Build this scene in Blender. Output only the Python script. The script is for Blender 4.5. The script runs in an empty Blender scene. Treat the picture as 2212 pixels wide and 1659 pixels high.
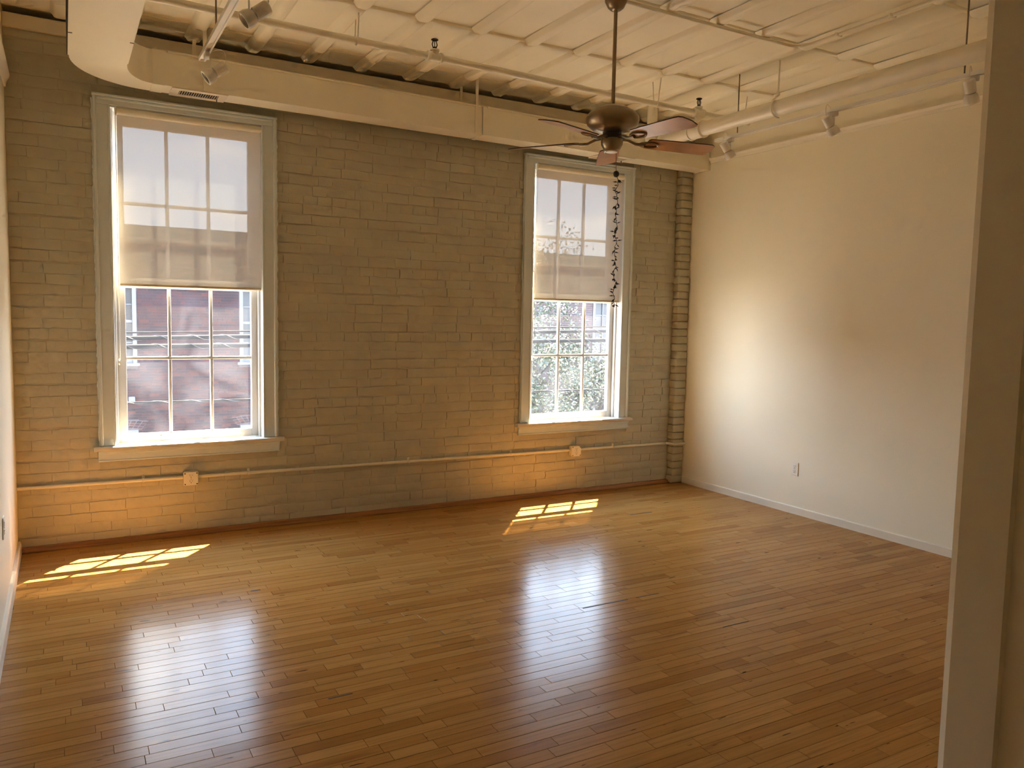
import bpy, bmesh, math, random
from mathutils import Vector, Matrix
random.seed(7)
rnd = random.random
def U(a, b): return a + (b - a) * random.random()
SC = bpy.context.scene
COL = SC.collection
PI = math.pi

# ------------------------------------------------------------------ camera
FPX, YAW, PITCH, ROLL = 1705.5, 0.5166, 0.0831, 0.0200
CAM = Vector((0.2801, -5.7693, 1.5382))
_f = Vector((math.sin(YAW) * math.cos(PITCH), math.cos(YAW) * math.cos(PITCH), -math.sin(PITCH)))
_r = Vector((math.cos(YAW), -math.sin(YAW), 0))
_u = _r.cross(_f)
CR = _r * math.cos(ROLL) + _u * math.sin(ROLL)
CU = -_r * math.sin(ROLL) + _u * math.cos(ROLL)
CF = _f
def seen(P):
    d = Vector(P) - CAM
    z = d.dot(CF)
    if z < .05: return None
    return (1106 + FPX * d.dot(CR) / z, 829.5 - FPX * d.dot(CU) / z, z)
cd = bpy.data.cameras.new('camera')
cam = bpy.data.objects.new('camera', cd)
COL.objects.link(cam)
m = Matrix((CR, CU, -CF)).transposed().to_4x4()
m.translation = CAM
cam.matrix_world = m
cd.sensor_fit = 'HORIZONTAL'
cd.sensor_width = 36.0
cd.lens = 36.0 * FPX / 2212.0
cd.clip_start = 0.02
cd.clip_end = 500
SC.camera = cam

# ------------------------------------------------------------------ light and exposure
SKY = 20.0
SUN = 100.0
vs = SC.view_settings
vs.view_transform = 'Standard'
vs.look = 'None'
vs.exposure = 0.27
vs.gamma = 1.0
vs.use_curve_mapping = False
cy = SC.cycles
cy.use_denoising = True
cy.use_adaptive_sampling = True
cy.adaptive_threshold = 0.15
cy.adaptive_min_samples = 24
cy.use_light_tree = False
cy.max_bounces = 12
cy.diffuse_bounces = 7
cy.glossy_bounces = 4
cy.transmission_bounces = 6
cy.transparent_max_bounces = 16
cy.caustics_reflective = False
cy.caustics_refractive = False
cy.sample_clamp_indirect = 12.0

W = bpy.data.worlds.new('sky')
SC.world = W
W.use_nodes = True
nt = W.node_tree
nt.nodes.clear()
def N(t, kind, **kw):
    n = t.nodes.new(kind)
    for k, v in kw.items(): setattr(n, k, v)
    return n
tc = N(nt, 'ShaderNodeTexCoord')
sep = N(nt, 'ShaderNodeSeparateXYZ')
nt.links.new(tc.outputs['Generated'], sep.inputs[0])
rmp = N(nt, 'ShaderNodeValToRGB')
nt.links.new(sep.outputs['Z'], rmp.inputs[0])
e = rmp.color_ramp.elements
e[0].position = 0.0; e[0].color = (0.86, 0.92, 0.97, 1)
e[1].position = 0.8; e[1].color = (0.42, 0.64, 1.0, 1)
q = e.new(0.28); q.color = (0.62, 0.79, 1.0, 1)
mx = N(nt, 'ShaderNodeMath', operation='ADD'); mx.inputs[1].default_value = 0.12
nt.links.new(sep.outputs['Z'], mx.inputs[0])
dv = N(nt, 'ShaderNodeVectorMath', operation='DIVIDE')
cmb = N(nt, 'ShaderNodeCombineXYZ')
for i in range(3): nt.links.new(mx.outputs[0], cmb.inputs[i])
nt.links.new(tc.outputs['Generated'], dv.inputs[0]); nt.links.new(cmb.outputs[0], dv.inputs[1])
nz = N(nt, 'ShaderNodeTexNoise'); nz.inputs['Scale'].default_value = 1.7; nz.inputs['Detail'].default_value = 5
nt.links.new(dv.outputs[0], nz.inputs['Vector'])
cr = N(nt, 'ShaderNodeValToRGB')
cr.color_ramp.elements[0].position = 0.53; cr.color_ramp.elements[0].color = (0, 0, 0, 1)
cr.color_ramp.elements[1].position = 0.66; cr.color_ramp.elements[1].color = (1, 1, 1, 1)
nt.links.new(nz.outputs['Fac'], cr.inputs[0])
mc = N(nt, 'ShaderNodeMix', data_type='RGBA')
nt.links.new(cr.outputs[0], mc.inputs['Factor'])
nt.links.new(rmp.outputs[0], mc.inputs[6]); mc.inputs[7].default_value = (1.15, 1.12, 1.06, 1)
bg = N(nt, 'ShaderNodeBackground'); bg.inputs['Strength'].default_value = SKY
nt.links.new(mc.outputs[2], bg.inputs['Color'])
wo = N(nt, 'ShaderNodeOutputWorld')
nt.links.new(bg.outputs[0], wo.inputs['Surface'])

sl = bpy.data.lights.new('sun', 'SUN')
sl.energy = SUN
sl.color = (1.0, 0.76, 0.45)
sl.angle = math.radians(0.6)
sun = bpy.data.objects.new('sun', sl)
COL.objects.link(sun)
sun.location = (4, 6, 12)
sun.rotation_euler = Vector((-0.291, -0.361, -0.886)).to_track_quat('-Z', 'Y').to_euler()

WOFF = (0.0, 3.162)                    # the two windows are the same, this far apart
for ox in WOFF:                        # sampling portals in the two window openings
    pl = bpy.data.lights.new('window_portal', 'AREA')
    pl.shape = 'RECTANGLE'; pl.size = 0.98; pl.size_y = 2.25
    pl.cycles.is_portal = True
    po = bpy.data.objects.new('window_portal', pl)
    COL.objects.link(po)
    po.location = (1.037 + ox, 0.215, 1.75)
    po.rotation_euler = (-PI / 2, 0, 0)

# ------------------------------------------------------------------ mesh helpers
ORG = {}
class MB:
    def __init__(s): s.v = []; s.f = []
    def add(s, v, f):
        b = len(s.v); s.v += [Vector(q) for q in v]; s.f += [[b + i for i in q] for q in f]; return s
    def box(s, x0, x1, y0, y1, z0, z1, c=0.0):
        if c <= 0:
            v = [(x, y, z) for x in (x0, x1) for y in (y0, y1) for z in (z0, z1)]
            return s.add(v, [(0, 1, 3, 2), (4, 6, 7, 5), (0, 4, 5, 1), (2, 3, 7, 6), (0, 2, 6, 4), (1, 5, 7, 3)])
        c = min(c, (x1 - x0) * .49, (y1 - y0) * .49, (z1 - z0) * .49)
        X, Y, Z = (x0, x1), (y0, y1), (z0, z1); ix = {}; v = []
        for i in (0, 1):
            for j in (0, 1):
                for k in (0, 1):
                    si, sj, sk = 1 - 2 * i, 1 - 2 * j, 1 - 2 * k
                    ix[i, j, k, 0] = len(v); v.append((X[i], Y[j] + sj * c, Z[k] + sk * c))
                    ix[i, j, k, 1] = len(v); v.append((X[i] + si * c, Y[j], Z[k] + sk * c))
                    ix[i, j, k, 2] = len(v); v.append((X[i] + si * c, Y[j] + sj * c, Z[k]))
        f = []
        for i in (0, 1):
            f.append([ix[i, a, b, 0] for a, b in ((0, 0), (0, 1), (1, 1), (1, 0))])
            f.append([ix[a, i, b, 1] for a, b in ((0, 0), (0, 1), (1, 1), (1, 0))])
            f.append([ix[a, b, i, 2] for a, b in ((0, 0), (0, 1), (1, 1), (1, 0))])
        for a in (0, 1):
            for b in (0, 1):
                f.append([ix[0, a, b, 1], ix[1, a, b, 1], ix[1, a, b, 2], ix[0, a, b, 2]])
                f.append([ix[a, 0, b, 0], ix[a, 1, b, 0], ix[a, 1, b, 2], ix[a, 0, b, 2]])
                f.append([ix[a, b, 0, 0], ix[a, b, 1, 0], ix[a, b, 1, 1], ix[a, b, 0, 1]])
                for d in (0, 1): f.append([ix[a, b, d, 0], ix[a, b, d, 1], ix[a, b, d, 2]])
        return s.add(v, f)
    def prism(s, poly, axis, a, b):
        """poly in the two other axes (cyclic order x,y,z), extruded from a to b on axis"""
        n = len(poly); v = []
        for t in (a, b):
            for p, q in poly:
                v.append({'x': (t, p, q), 'y': (p, t, q), 'z': (p, q, t)}[axis])
        f = [list(range(n)), list(range(2 * n - 1, n - 1, -1))]
        f += [[i, (i + 1) % n, n + (i + 1) % n, n + i] for i in range(n)]
        return s.add(v, f)
    def tube(s, path, r, n=10, caps=True, rs=None):
        P = [Vector(q) for q in path]; rings = []
        t0 = (P[1] - P[0]).normalized()
        up = Vector((0, 0, 1)) if abs(t0.z) < .9 else Vector((1, 0, 0))
        nrm = (up - t0 * up.dot(t0)).normalized(); v = []
        for i, q in enumerate(P):
            a = P[max(i - 1, 0)]; b = P[min(i + 1, len(P) - 1)]
            t = (b - a).normalized()
            nrm = (nrm - t * nrm.dot(t)).normalized(); bi = t.cross(nrm)
            rr = rs[i] if rs else r
            for k in range(n):
                an = 2 * PI * k / n
                v.append(q + (nrm * math.cos(an) + bi * math.sin(an)) * rr)
        f = []
        for i in range(len(P) - 1):
            for k in range(n):
                f.append([i * n + k, i * n + (k + 1) % n, (i + 1) * n + (k + 1) % n, (i + 1) * n + k])
        if caps:
            f.append(list(range(n))[::-1]); f.append([(len(P) - 1) * n + k for k in range(n)])
        return s.add(v, f)
    def lathe(s, prof, c, n=24, M=None, caps=True):
        c = Vector(c); v = []; m = len(prof)
        for r, z in prof:
            for k in range(n):
                an = 2 * PI * k / n
                q = Vector((r * math.cos(an), r * math.sin(an), z))
                v.append((M @ q if M else q) + c)
        f = []
        for i in range(m - 1):
            for k in range(n):
                f.append([i * n + k, i * n + (k + 1) % n, (i + 1) * n + (k + 1) % n, (i + 1) * n + k])
        if caps:
            f.append([k for k in range(n)][::-1]); f.append([(m - 1) * n + k for k in range(n)])
        return s.add(v, f)
    def xform(s, M):
        s.v = [M @ q for q in s.v]; return s
    def mesh(s, name, mat, org=(0, 0, 0), smooth=None, recalc=True):
        me = bpy.data.meshes.new(name); o = Vector(org)
        me.from_pydata([q - o for q in s.v], [], s.f)
        if recalc:
            bm = bmesh.new(); bm.from_mesh(me)
            bmesh.ops.recalc_face_normals(bm, faces=bm.faces); bm.to_mesh(me); bm.free()
        if mat: me.materials.append(mat)
        if smooth is not None:
            me.polygons.foreach_set('use_smooth', [True] * len(me.polygons))
            if smooth < 180: me.set_sharp_from_angle(angle=math.radians(smooth))
        me.update()
        return me
    def build(s, name, mat, parent=None, smooth=None, loc=None, recalc=True):
        """parent given: a part (root's origin is used); else a top-level mesh at loc"""
        org = ORG[parent.name] if parent else Vector(loc or (0, 0, 0))
        o = bpy.data.objects.new(name, s.mesh(name, mat, org, smooth, recalc))
        COL.objects.link(o)
        if parent: o.parent = parent
        else: o.location = org
        ORG[o.name] = org
        return o
def thing(name, label, cat, loc, group=None):
    o = bpy.data.objects.new(name, None); COL.objects.link(o)
    o.empty_display_size = .05
    o.location = loc; ORG[o.name] = Vector(loc)
    return tag(o, label, cat, group)
def tag(o, label, cat=None, group=None, kind=None):
    o['label'] = label
    if cat: o['category'] = cat
    if group: o['group'] = group
    if kind: o['kind'] = kind
    return o
def struct(o, label):
    o['kind'] = 'structure'; o['label'] = label
    return o
def place(name, me, parent, loc, rot=(0, 0, 0)):
    o = bpy.data.objects.new(name, me); COL.objects.link(o)
    o.parent = parent; o.location = Vector(loc) - ORG[parent.name]; o.rotation_euler = rot
    ORG[o.name] = Vector(loc)
    return o

# ------------------------------------------------------------------ materials
def mat(name, col, rough=.6, metal=0.0, spec=.5, var=0.0, vscale=3.0, bump=0.0, bscale=60.0, bdist=.002, stretch=(1, 1, 1), col2=None, rvar=0.0, coat=0.0):
    m = bpy.data.materials.new(name); m.use_nodes = True
    t = m.node_tree; b = t.nodes['Principled BSDF']
    b.inputs['Base Color'].default_value = (*col, 1)
    b.inputs['Roughness'].default_value = rough
    b.inputs['Metallic'].default_value = metal
    b.inputs['Specular IOR Level'].default_value = spec
    b.inputs['Coat Weight'].default_value = coat
    if var or bump or rvar:
        g = N(t, 'ShaderNodeNewGeometry'); mp = N(t, 'ShaderNodeMapping'); mp.inputs['Scale'].default_value = stretch
        t.links.new(g.outputs['Position'], mp.inputs['Vector'])
    if var or rvar:
        z = N(t, 'ShaderNodeTexNoise'); z.inputs['Scale'].default_value = vscale; z.inputs['Detail'].default_value = 6
        t.links.new(mp.outputs[0], z.inputs['Vector'])
    if var:
        x = N(t, 'ShaderNodeMix', data_type='RGBA')
        c2 = col2 or tuple(c * (1 - var) for c in col)
        x.inputs[6].default_value = (*col, 1); x.inputs[7].default_value = (*c2, 1)
        cr = N(t, 'ShaderNodeValToRGB'); cr.color_ramp.elements[0].position = .42; cr.color_ramp.elements[1].position = .68
        t.links.new(z.outputs['Fac'], cr.inputs[0]); t.links.new(cr.outputs[0], x.inputs['Factor'])
        t.links.new(x.outputs[2], b.inputs['Base Color'])
    if rvar:
        ma = N(t, 'ShaderNodeMapRange'); ma.inputs['To Min'].default_value = rough - rvar; ma.inputs['To Max'].default_value = rough + rvar
        t.links.new(z.outputs['Fac'], ma.inputs['Value']); t.links.new(ma.outputs[0], b.inputs['Roughness'])
    if bump:
        z2 = N(t, 'ShaderNodeTexNoise'); z2.inputs['Scale'].default_value = bscale; z2.inputs['Detail'].default_value = 4
        t.links.new(mp.outputs[0], z2.inputs['Vector'])
        bp = N(t, 'ShaderNodeBump'); bp.inputs['Strength'].default_value = bump; bp.inputs['Distance'].default_value = bdist
        t.links.new(z2.outputs['Fac'], bp.inputs['Height']); t.links.new(bp.outputs[0], b.inputs['Normal'])
    return m
M = {}
WHITE = (0.85, 0.785, 0.61)
M['drywall'] = mat('drywall_paint', WHITE, .55, var=.03, vscale=.8, bump=.08, bscale=220, bdist=.0008)
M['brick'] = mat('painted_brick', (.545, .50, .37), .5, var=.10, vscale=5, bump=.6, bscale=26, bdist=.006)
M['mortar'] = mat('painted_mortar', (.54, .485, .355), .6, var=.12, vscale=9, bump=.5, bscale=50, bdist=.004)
M['trim'] = mat('trim_paint', (.70, .755, .76), .35, var=.04, vscale=4, bump=.05, bscale=90)
M['trimw'] = mat('sash_paint', (.58, .575, .56), .4, var=.03, vscale=6)
M['stool'] = mat('stool_paint', (.70, .66, .58), .45, var=.15, vscale=6)  # paint toned down so the sunlit stool glares less
M['base'] = mat('base_paint', (.82, .745, .60), .4, var=.04, vscale=4)
M['ceil'] = mat('ceiling_paint', (.93, .865, .69), .5, var=.06, vscale=2.2, bump=.12, bscale=30, bdist=.002)
M['duct'] = mat('duct_paint', (.88, .82, .66), .45, var=.05, vscale=2.5)
M['pipe'] = mat('pipe_paint', (.85, .785, .64), .38, var=.05, vscale=8)
M['dark'] = mat('dark_void', (.03, .022, .014), .8)
M['register'] = mat('register_paint', (.78, .70, .58), .45)
M['black'] = mat('blackened_metal', (.012, .010, .009), .5)
M['rod'] = mat('steel_rod', (.22, .18, .13), .5, metal=.3)
M['plate'] = mat('outlet_plastic', (.84, .79, .68), .35)
M['slot'] = mat('outlet_slot', (.05, .035, .02), .7)
M['lamp'] = mat('lamp_white', (.78, .73, .65), .35)
M['rim'] = mat('lamp_rim', (.88, .85, .78), .3)
M['lens'] = mat('lamp_lens', (.35, .32, .27), .12, metal=.6)
M['bronze'] = mat('fan_metal', (.29, .22, .135), .36, metal=.95, bump=.03, bscale=300, rvar=.05, vscale=8)
M['blade'] = mat('blade_veneer', (.52, .245, .075), .34, var=.25, vscale=7, spec=.35)
M['bladeedge'] = mat('blade_edge', (.06, .03, .015), .5)
M['hinge'] = mat('white_cap', (.85, .82, .74), .4)
M['mould'] = mat('base_mould_wood', (.36, .15, .04), .35, var=.4, vscale=6, stretch=(.4, 6, 6))
M['leafblack'] = mat('garland_black', (.02, .015, .012), .6)
M['clear'] = mat('chain_plastic', (.75, .72, .66), .3)

def mat_floor():
    m = bpy.data.materials.new('maple_strip'); m.use_nodes = True
    t = m.node_tree; b = t.nodes['Principled BSDF']; L = t.links.new
    g = N(t, 'ShaderNodeNewGeometry'); oi = N(t, 'ShaderNodeObjectInfo')
    ad = N(t, 'ShaderNodeMath', operation='ADD'); L(g.outputs['Random Per Island'], ad.inputs[0]); L(oi.outputs['Random'], ad.inputs[1])
    fr = N(t, 'ShaderNodeMath', operation='FRACT'); L(ad.outputs[0], fr.inputs[0])
    rp = N(t, 'ShaderNodeValToRGB'); E = rp.color_ramp.elements
    E[0].position = 0; E[0].color = (.34, .158, .038, 1)
    E[1].position = 1; E[1].color = (.475, .252, .074, 1)
    for ps, c in ((.10, (.385, .183, .045)), (.35, (.425, .212, .056)), (.7, (.45, .232, .064))):
        q = E.new(ps); q.color = (*c, 1)
    L(fr.outputs[0], rp.inputs[0])
    # grain, shifted by each strip's own random number
    sc = N(t, 'ShaderNodeMath', operation='MULTIPLY'); sc.inputs[1].default_value = 37.0; L(fr.outputs[0], sc.inputs[0])
    cb = N(t, 'ShaderNodeCombineXYZ'); L(sc.outputs[0], cb.inputs[0]); L(sc.outputs[0], cb.inputs[1])
    va = N(t, 'ShaderNodeVectorMath', operation='ADD'); L(g.outputs['Position'], va.inputs[0]); L(cb.outputs[0], va.inputs[1])
    def noise(scale, det, rough=.55):
        mp = N(t, 'ShaderNodeMapping'); mp.inputs['Scale'].default_value = scale; L(va.outputs[0], mp.inputs['Vector'])
        z = N(t, 'ShaderNodeTexNoise'); z.inputs['Scale'].default_value = 1; z.inputs['Detail'].default_value = det; z.inputs['Roughness'].default_value = rough
        L(mp.outputs[0], z.inputs['Vector']); return z
    def ramp(src, p0, p1):
        r = N(t, 'ShaderNodeMapRange'); r.inputs['From Min'].default_value = p0; r.inputs['From Max'].default_value = p1
        L(src, r.inputs['Value']); return r
    def mixc(fac, a, col):
        x = N(t, 'ShaderNodeMix', data_type='RGBA'); L(fac, x.inputs['Factor']); L(a, x.inputs[6]); x.inputs[7].default_value = (*col, 1); return x
    def mul(src, k):
        q = N(t, 'ShaderNodeMath', operation='MULTIPLY'); L(src, q.inputs[0]); q.inputs[1].default_value = k; return q
    gr = ramp(noise((2.2, 70, 10), 5).outputs['Fac'], .45, .80)
    c1 = mixc(mul(gr.outputs[0], .55).outputs[0], rp.outputs[0], (.22, .095, .025))
    st = ramp(noise((1.5, 16, 4), 4).outputs['Fac'], .60, .74)           # brown mineral streaks
    c2 = mixc(mul(st.outputs[0], .6).outputs[0], c1.outputs[2], (.17, .07, .02))
    kn = ramp(noise((7, 45, 8), 2).outputs['Fac'],   .705, .735)           # small dark knots and gouges
    c3 = mixc(mul(kn.outputs[0], .9).outputs[0], c2.outputs[2], (.03, .015, .006))
    L(c3.outputs[2], b.inputs['Base Color'])
    big = N(t, 'ShaderNodeTexNoise'); big.inputs['Scale'].default_value = 2.6; big.inputs['Detail'].default_value = 5; L(g.outputs['Position'], big.inputs['Vector'])
    rr = N(t, 'ShaderNodeMapRange'); rr.inputs['To Min'].default_value = .13; rr.inputs['To Max'].default_value = .27; L(big.outputs['Fac'], rr.inputs['Value'])
    L(rr.outputs[0], b.inputs['Roughness'])
    b.inputs['Specular IOR Level'].default_value = .057
    bp = N(t, 'ShaderNodeBump'); bp.inputs['Strength'].default_value = .10; bp.inputs['Distance'].default_value = .001
    wv = noise((3.5, 12, 5), 3)
    L(wv.outputs['Fac'], bp.inputs['Height']); L(bp.outputs[0], b.inputs['Normal'])
    return m
M['floor'] = mat_floor()

def mat_shade():
    m = bpy.data.materials.new('shade_mesh_fabric'); m.use_nodes = True
    t = m.node_tree; t.nodes.remove(t.nodes['Principled BSDF']); L = t.links.new
    out = t.nodes['Material Output']
    tr = N(t, 'ShaderNodeBsdfTransparent'); tr.inputs[0].default_value = (1, 1, 1, 1)
    tl = N(t, 'ShaderNodeBsdfTranslucent'); tl.inputs[0].default_value = (.44, .54, .60, 1)
    df = N(t, 'ShaderNodeBsdfDiffuse'); df.inputs[0].default_value = (.80, .72, .60, 1)
    a = N(t, 'ShaderNodeMixShader'); a.inputs[0].default_value = .983; L(tl.outputs[0], a.inputs[1]); L(df.outputs[0], a.inputs[2])
    b = N(t, 'ShaderNodeMixShader'); b.inputs[0].default_value = .980; L(tr.outputs[0], b.inputs[1]); L(a.outputs[0], b.inputs[2])
    L(b.outputs[0], out.inputs['Surface'])
    return m
M['shade'] = mat_shade()
M['hem'] = mat('shade_hem', (.52, .42, .27), .6)

def mat_glass(name, tint, haze, hscale):
    """thin pane: clear, faintly mirrored, with a film of dust and smears that scatters the daylight"""
    m = bpy.data.materials.new(name); m.use_nodes = True
    t = m.node_tree; t.nodes.remove(t.nodes['Principled BSDF']); L = t.links.new
    out = t.nodes['Material Output']
    tr = N(t, 'ShaderNodeBsdfTransparent'); tr.inputs[0].default_value = (*tint, 1)
    gl = N(t, 'ShaderNodeBsdfGlossy'); gl.inputs['Roughness'].default_value = .02; gl.inputs['Color'].default_value = (.9, .9, .9, 1)
    tl = N(t, 'ShaderNodeBsdfTranslucent'); tl.inputs[0].default_value = (.80, .84, .95, 1)
    fz = N(t, 'ShaderNodeFresnel'); fz.inputs['IOR'].default_value = 1.35
    a = N(t, 'ShaderNodeMixShader'); L(fz.outputs[0], a.inputs[0]); L(tr.outputs[0], a.inputs[1]); L(gl.outputs[0], a.inputs[2])
    g = N(t, 'ShaderNodeNewGeometry'); z = N(t, 'ShaderNodeTexNoise'); z.inputs['Scale'].default_value = hscale; z.inputs['Detail'].default_value = 3; z.inputs['Distortion'].default_value = 1.2
    L(g.outputs['Position'], z.inputs['Vector'])
    r = N(t, 'ShaderNodeMapRange'); r.inputs['From Min'].default_value = .38; r.inputs['From Max'].default_value = .70
    r.inputs['To Min'].default_value = haze * .25; r.inputs['To Max'].default_value = haze
    L(z.outputs['Fac'], r.inputs['Value'])
    b = N(t, 'ShaderNodeMixShader'); L(r.outputs[0], b.inputs[0]); L(a.outputs[0], b.inputs[1]); L(tl.outputs[0], b.inputs[2])
    L(b.outputs[0], out.inputs['Surface'])
    return m
M['glass'] = mat_glass('dusty_window_glass', (.90, .93, .95), .026, 2.6)

# exterior materials
def mat_extbrick():
    m = bpy.data.materials.new('red_facade_brick'); m.use_nodes = True
    t = m.node_tree; b = t.nodes['Principled BSDF']; L = t.links.new
    g = N(t, 'ShaderNodeNewGeometry'); oi = N(t, 'ShaderNodeObjectInfo')
    ad = N(t, 'ShaderNodeMath', operation='ADD'); L(g.outputs['Random Per Island'], ad.inputs[0]); L(oi.outputs['Random'], ad.inputs[1])
    fr = N(t, 'ShaderNodeMath', operation='FRACT'); L(ad.outputs[0], fr.inputs[0])
    rp = N(t, 'ShaderNodeValToRGB'); E = rp.color_ramp.elements
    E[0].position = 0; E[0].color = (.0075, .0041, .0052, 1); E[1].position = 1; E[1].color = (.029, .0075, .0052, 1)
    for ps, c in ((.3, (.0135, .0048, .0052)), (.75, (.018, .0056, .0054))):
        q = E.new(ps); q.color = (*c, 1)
    L(fr.outputs[0], rp.inputs[0]); L(rp.outputs[0], b.inputs['Base Color'])
    b.inputs['Roughness'].default_value = .9; b.inputs['Specular IOR Level'].default_value = .2
    return m
M['xbrick'] = mat_extbrick()
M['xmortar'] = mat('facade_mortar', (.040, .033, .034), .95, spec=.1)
def mat_farbrick():
    m = bpy.data.materials.new('far_facade_brick'); m.use_nodes = True
    t = m.node_tree; b = t.nodes['Principled BSDF']; L = t.links.new
    g = N(t, 'ShaderNodeNewGeometry'); s = N(t, 'ShaderNodeSeparateXYZ'); L(g.outputs['Position'], s.inputs[0])
    c = N(t, 'ShaderNodeCombineXYZ'); L(s.outputs['X'], c.inputs[0]); L(s.outputs['Z'], c.inputs[1])
    k = N(t, 'ShaderNodeTexBrick'); k.inputs['Scale'].default_value = 1.0
    k.inputs['Brick Width'].default_value = .21; k.inputs['Row Height'].default_value = .066; k.inputs['Mortar Size'].default_value = .007
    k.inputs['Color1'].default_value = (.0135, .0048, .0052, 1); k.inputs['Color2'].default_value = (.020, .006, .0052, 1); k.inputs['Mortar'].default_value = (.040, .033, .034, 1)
    L(c.outputs[0], k.inputs['Vector']); L(k.outputs['Color'], b.inputs['Base Color'])
    b.inputs['Roughness'].default_value = .9
    return m
M['xfar'] = mat_farbrick()
M['xwhite'] = mat('facade_white_paint', (.036, .036, .039), .6)
M['xglass'] = mat('facade_glass', (.012, .013, .016), .25, spec=.25)
M['xfrieze'] = mat('facade_cream_frieze', (.24, .15, .07), .7)
M['xeave'] = mat('facade_eave', (.035, .030, .028), .8)
M['asphalt'] = mat("asphalt", (.22, .20, .17), .9, var=.2, vscale=2)
M['walk'] = mat("sidewalk", (.40, .36, .30), .9, var=.15, vscale=2)
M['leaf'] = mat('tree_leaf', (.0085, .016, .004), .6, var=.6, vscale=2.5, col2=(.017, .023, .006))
M['bark'] = mat('tree_bark', (.012, .009, .007), .9, var=.4, vscale=12)
M['cable'] = mat('utility_cable', (.003, .0035, .0045), .7, spec=.1)
M['lash'] = mat('lashing_wire', (.02, .02, .02), .6)
M['extwall'] = mat('own_facade', (.12, .05, .04), .9)

# ------------------------------------------------------------------ room shell
XR, ZC = 5.416, 3.335
YB = -6.6                       # end of the space behind the camera
OPX = (0.562, 1.512)            # window opening
OPZ = (0.645, 2.84)
SX0, SX1, SZ = 0.468, 1.606, 2.902   # casing outer edges

# --- wall_back: mortar slab with two openings, bricks on it
wb = MB()
xs = [-0.15] + [c for ox in WOFF for c in (OPX[0] + ox, OPX[1] + ox)] + [XR + .13]
for i in range(0, len(xs), 2): wb.box(xs[i], xs[i + 1], 0, .19, -.3, 3.30)
for ox in WOFF:
    wb.box(OPX[0] + ox, OPX[1] + ox, 0, .19, -.3, OPZ[0])
    wb.box(OPX[0] + ox, OPX[1] + ox, 0, .19, OPZ[1], 3.30)
wb.box(-.15, XR + .13, .14, .19, 3.30, 3.6)
wall_back = struct(wb.build('wall_back', M['mortar']), 'white painted brick wall with two tall windows')

def brick_geo(mb, cx, cz, w, h, d=.0085, y=0.0, jit=.0036, nx=4, nz=3):
    """one painted brick: softly rounded face toward -y, about 30 triangles"""
    V = []; b = len(mb.v)
    for j in range(nz):
        for i in range(nx):
            fx = (0, .30, .72, 1)[i]; fz = (0, .5, 1)[j]
            ez = j in (0, nz - 1); ex = i in (0, nx - 1)
            dep = d - (.0048 if ez else 0) - (.0016 if ex else 0)
            V.append((cx + (fx - .5) * w + U(-jit, jit) * .6, y - dep + U(-.0016, .0016), cz + (fz - .5) * h + U(-jit, jit) * (1.0 if ez else .6)))
    ring = [j * nx + i for j, i in [(0, i) for i in range(nx)] + [(j, nx - 1) for j in range(1, nz)] + [(nz - 1, i) for i in range(nx - 2, -1, -1)] + [(j, 0) for j in range(nz - 2, 0, -1)]]
    F = [[j * nx + i, j * nx + i + 1, (j + 1) * nx + i + 1, (j + 1) * nx + i] for j in range(nz - 1) for i in range(nx - 1)]
    nb = len(V)
    for r in ring:
        x, yy, z = V[r]
        V.append((cx + (x - cx) * 1.012, y + .004, cz + (z - cz) * 1.03))
    k = len(ring)
    F += [[ring[i], nb + i, nb + (i + 1) % k, ring[(i + 1) % k]] for i in range(k)]
    mb.add(V, F)

CO, BL, GAP = .0700, .2120, .0060
def blocked(x0, x1, z0, z1):
    for ox in WOFF:
        if x1 > SX0 + ox + .002 and x0 < SX1 + ox - .002 and z1 > .54 and z0 < SZ - .002: return True
    return False
full = {}
for hd in (0, 1):
    for k in range(7):
        q = MB(); brick_geo(q, 0, 0, (BL if not hd else .103) - .0025, CO - GAP)
        full[hd, k] = q.mesh('brick', M['brick'], smooth=60)
rest = MB(); cand = []
nrow = int(3.21 / CO) + 1
for r in range(nrow):
    z0 = .012 + r * CO
    hdr = (r % 7 == 5)
    x = -(BL / 2 if r % 2 else 0) - U(0, .05)
    while x < 5.29:
        w = .106 if hdr else (BL if rnd() > .07 else .106)
        a, b = max(x, .0), min(x + w, 5.29); x += w
        if b - a < .03: continue
        zz = z0 + .0055 * math.sin(1.9 * (a + b) / 2 + r * 1.7) + U(-.0015, .0015)
        spans = [(a, b)]
        for ox in WOFF:
            n = []
            for s, t in spans:
                if not blocked(s, t, z0 + .004, z0 + CO - .004): n.append((s, t)); continue
                L0, L1 = SX0 + ox, SX1 + ox
                if t <= L0 or s >= L1: n.append((s, t)); continue
                if s < L0: n.append((s, L0))
                if t > L1: n.append((L1, t))
            spans = n
        for s, t in spans:
            if t - s < .02: continue
            wid = t - s; cx = (s + t) / 2; cz = zz + CO / 2
            dy = U(-.0025, .0035)
            if abs(wid - BL) < .002 or abs(wid - .106) < .002:
                P = seen((cx, 0, cz))
                ok = P and 0 < P[0] < 2150 and 0 < P[1] < 1600 and cz < 2.9
                cand.append((wid / (P[2] ** 2) * (1 if ok else 1e-6), cx, cz, dy, wid))
            else:
                brick_geo(rest, cx, cz, wid - .0025, CO - GAP, d=.0085 + dy)
cand.sort(reverse=True)
for k, (a, cx, cz, dy, wid) in enumerate(cand):
    if k < 300:
        place('brick', full[0 if wid > .15 else 1, random.randrange(7)], wall_back, (cx, -dy, cz), (U(-.035, .035), U(-.010, .010), U(-.006, .006)))
    else:
        brick_geo(rest, cx, cz, wid - .0025, CO - GAP, d=.0085 + dy)
rb = rest.build('brick_field', M['brick'], wall_back, smooth=60); rb['kind'] = 'stuff'

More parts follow.
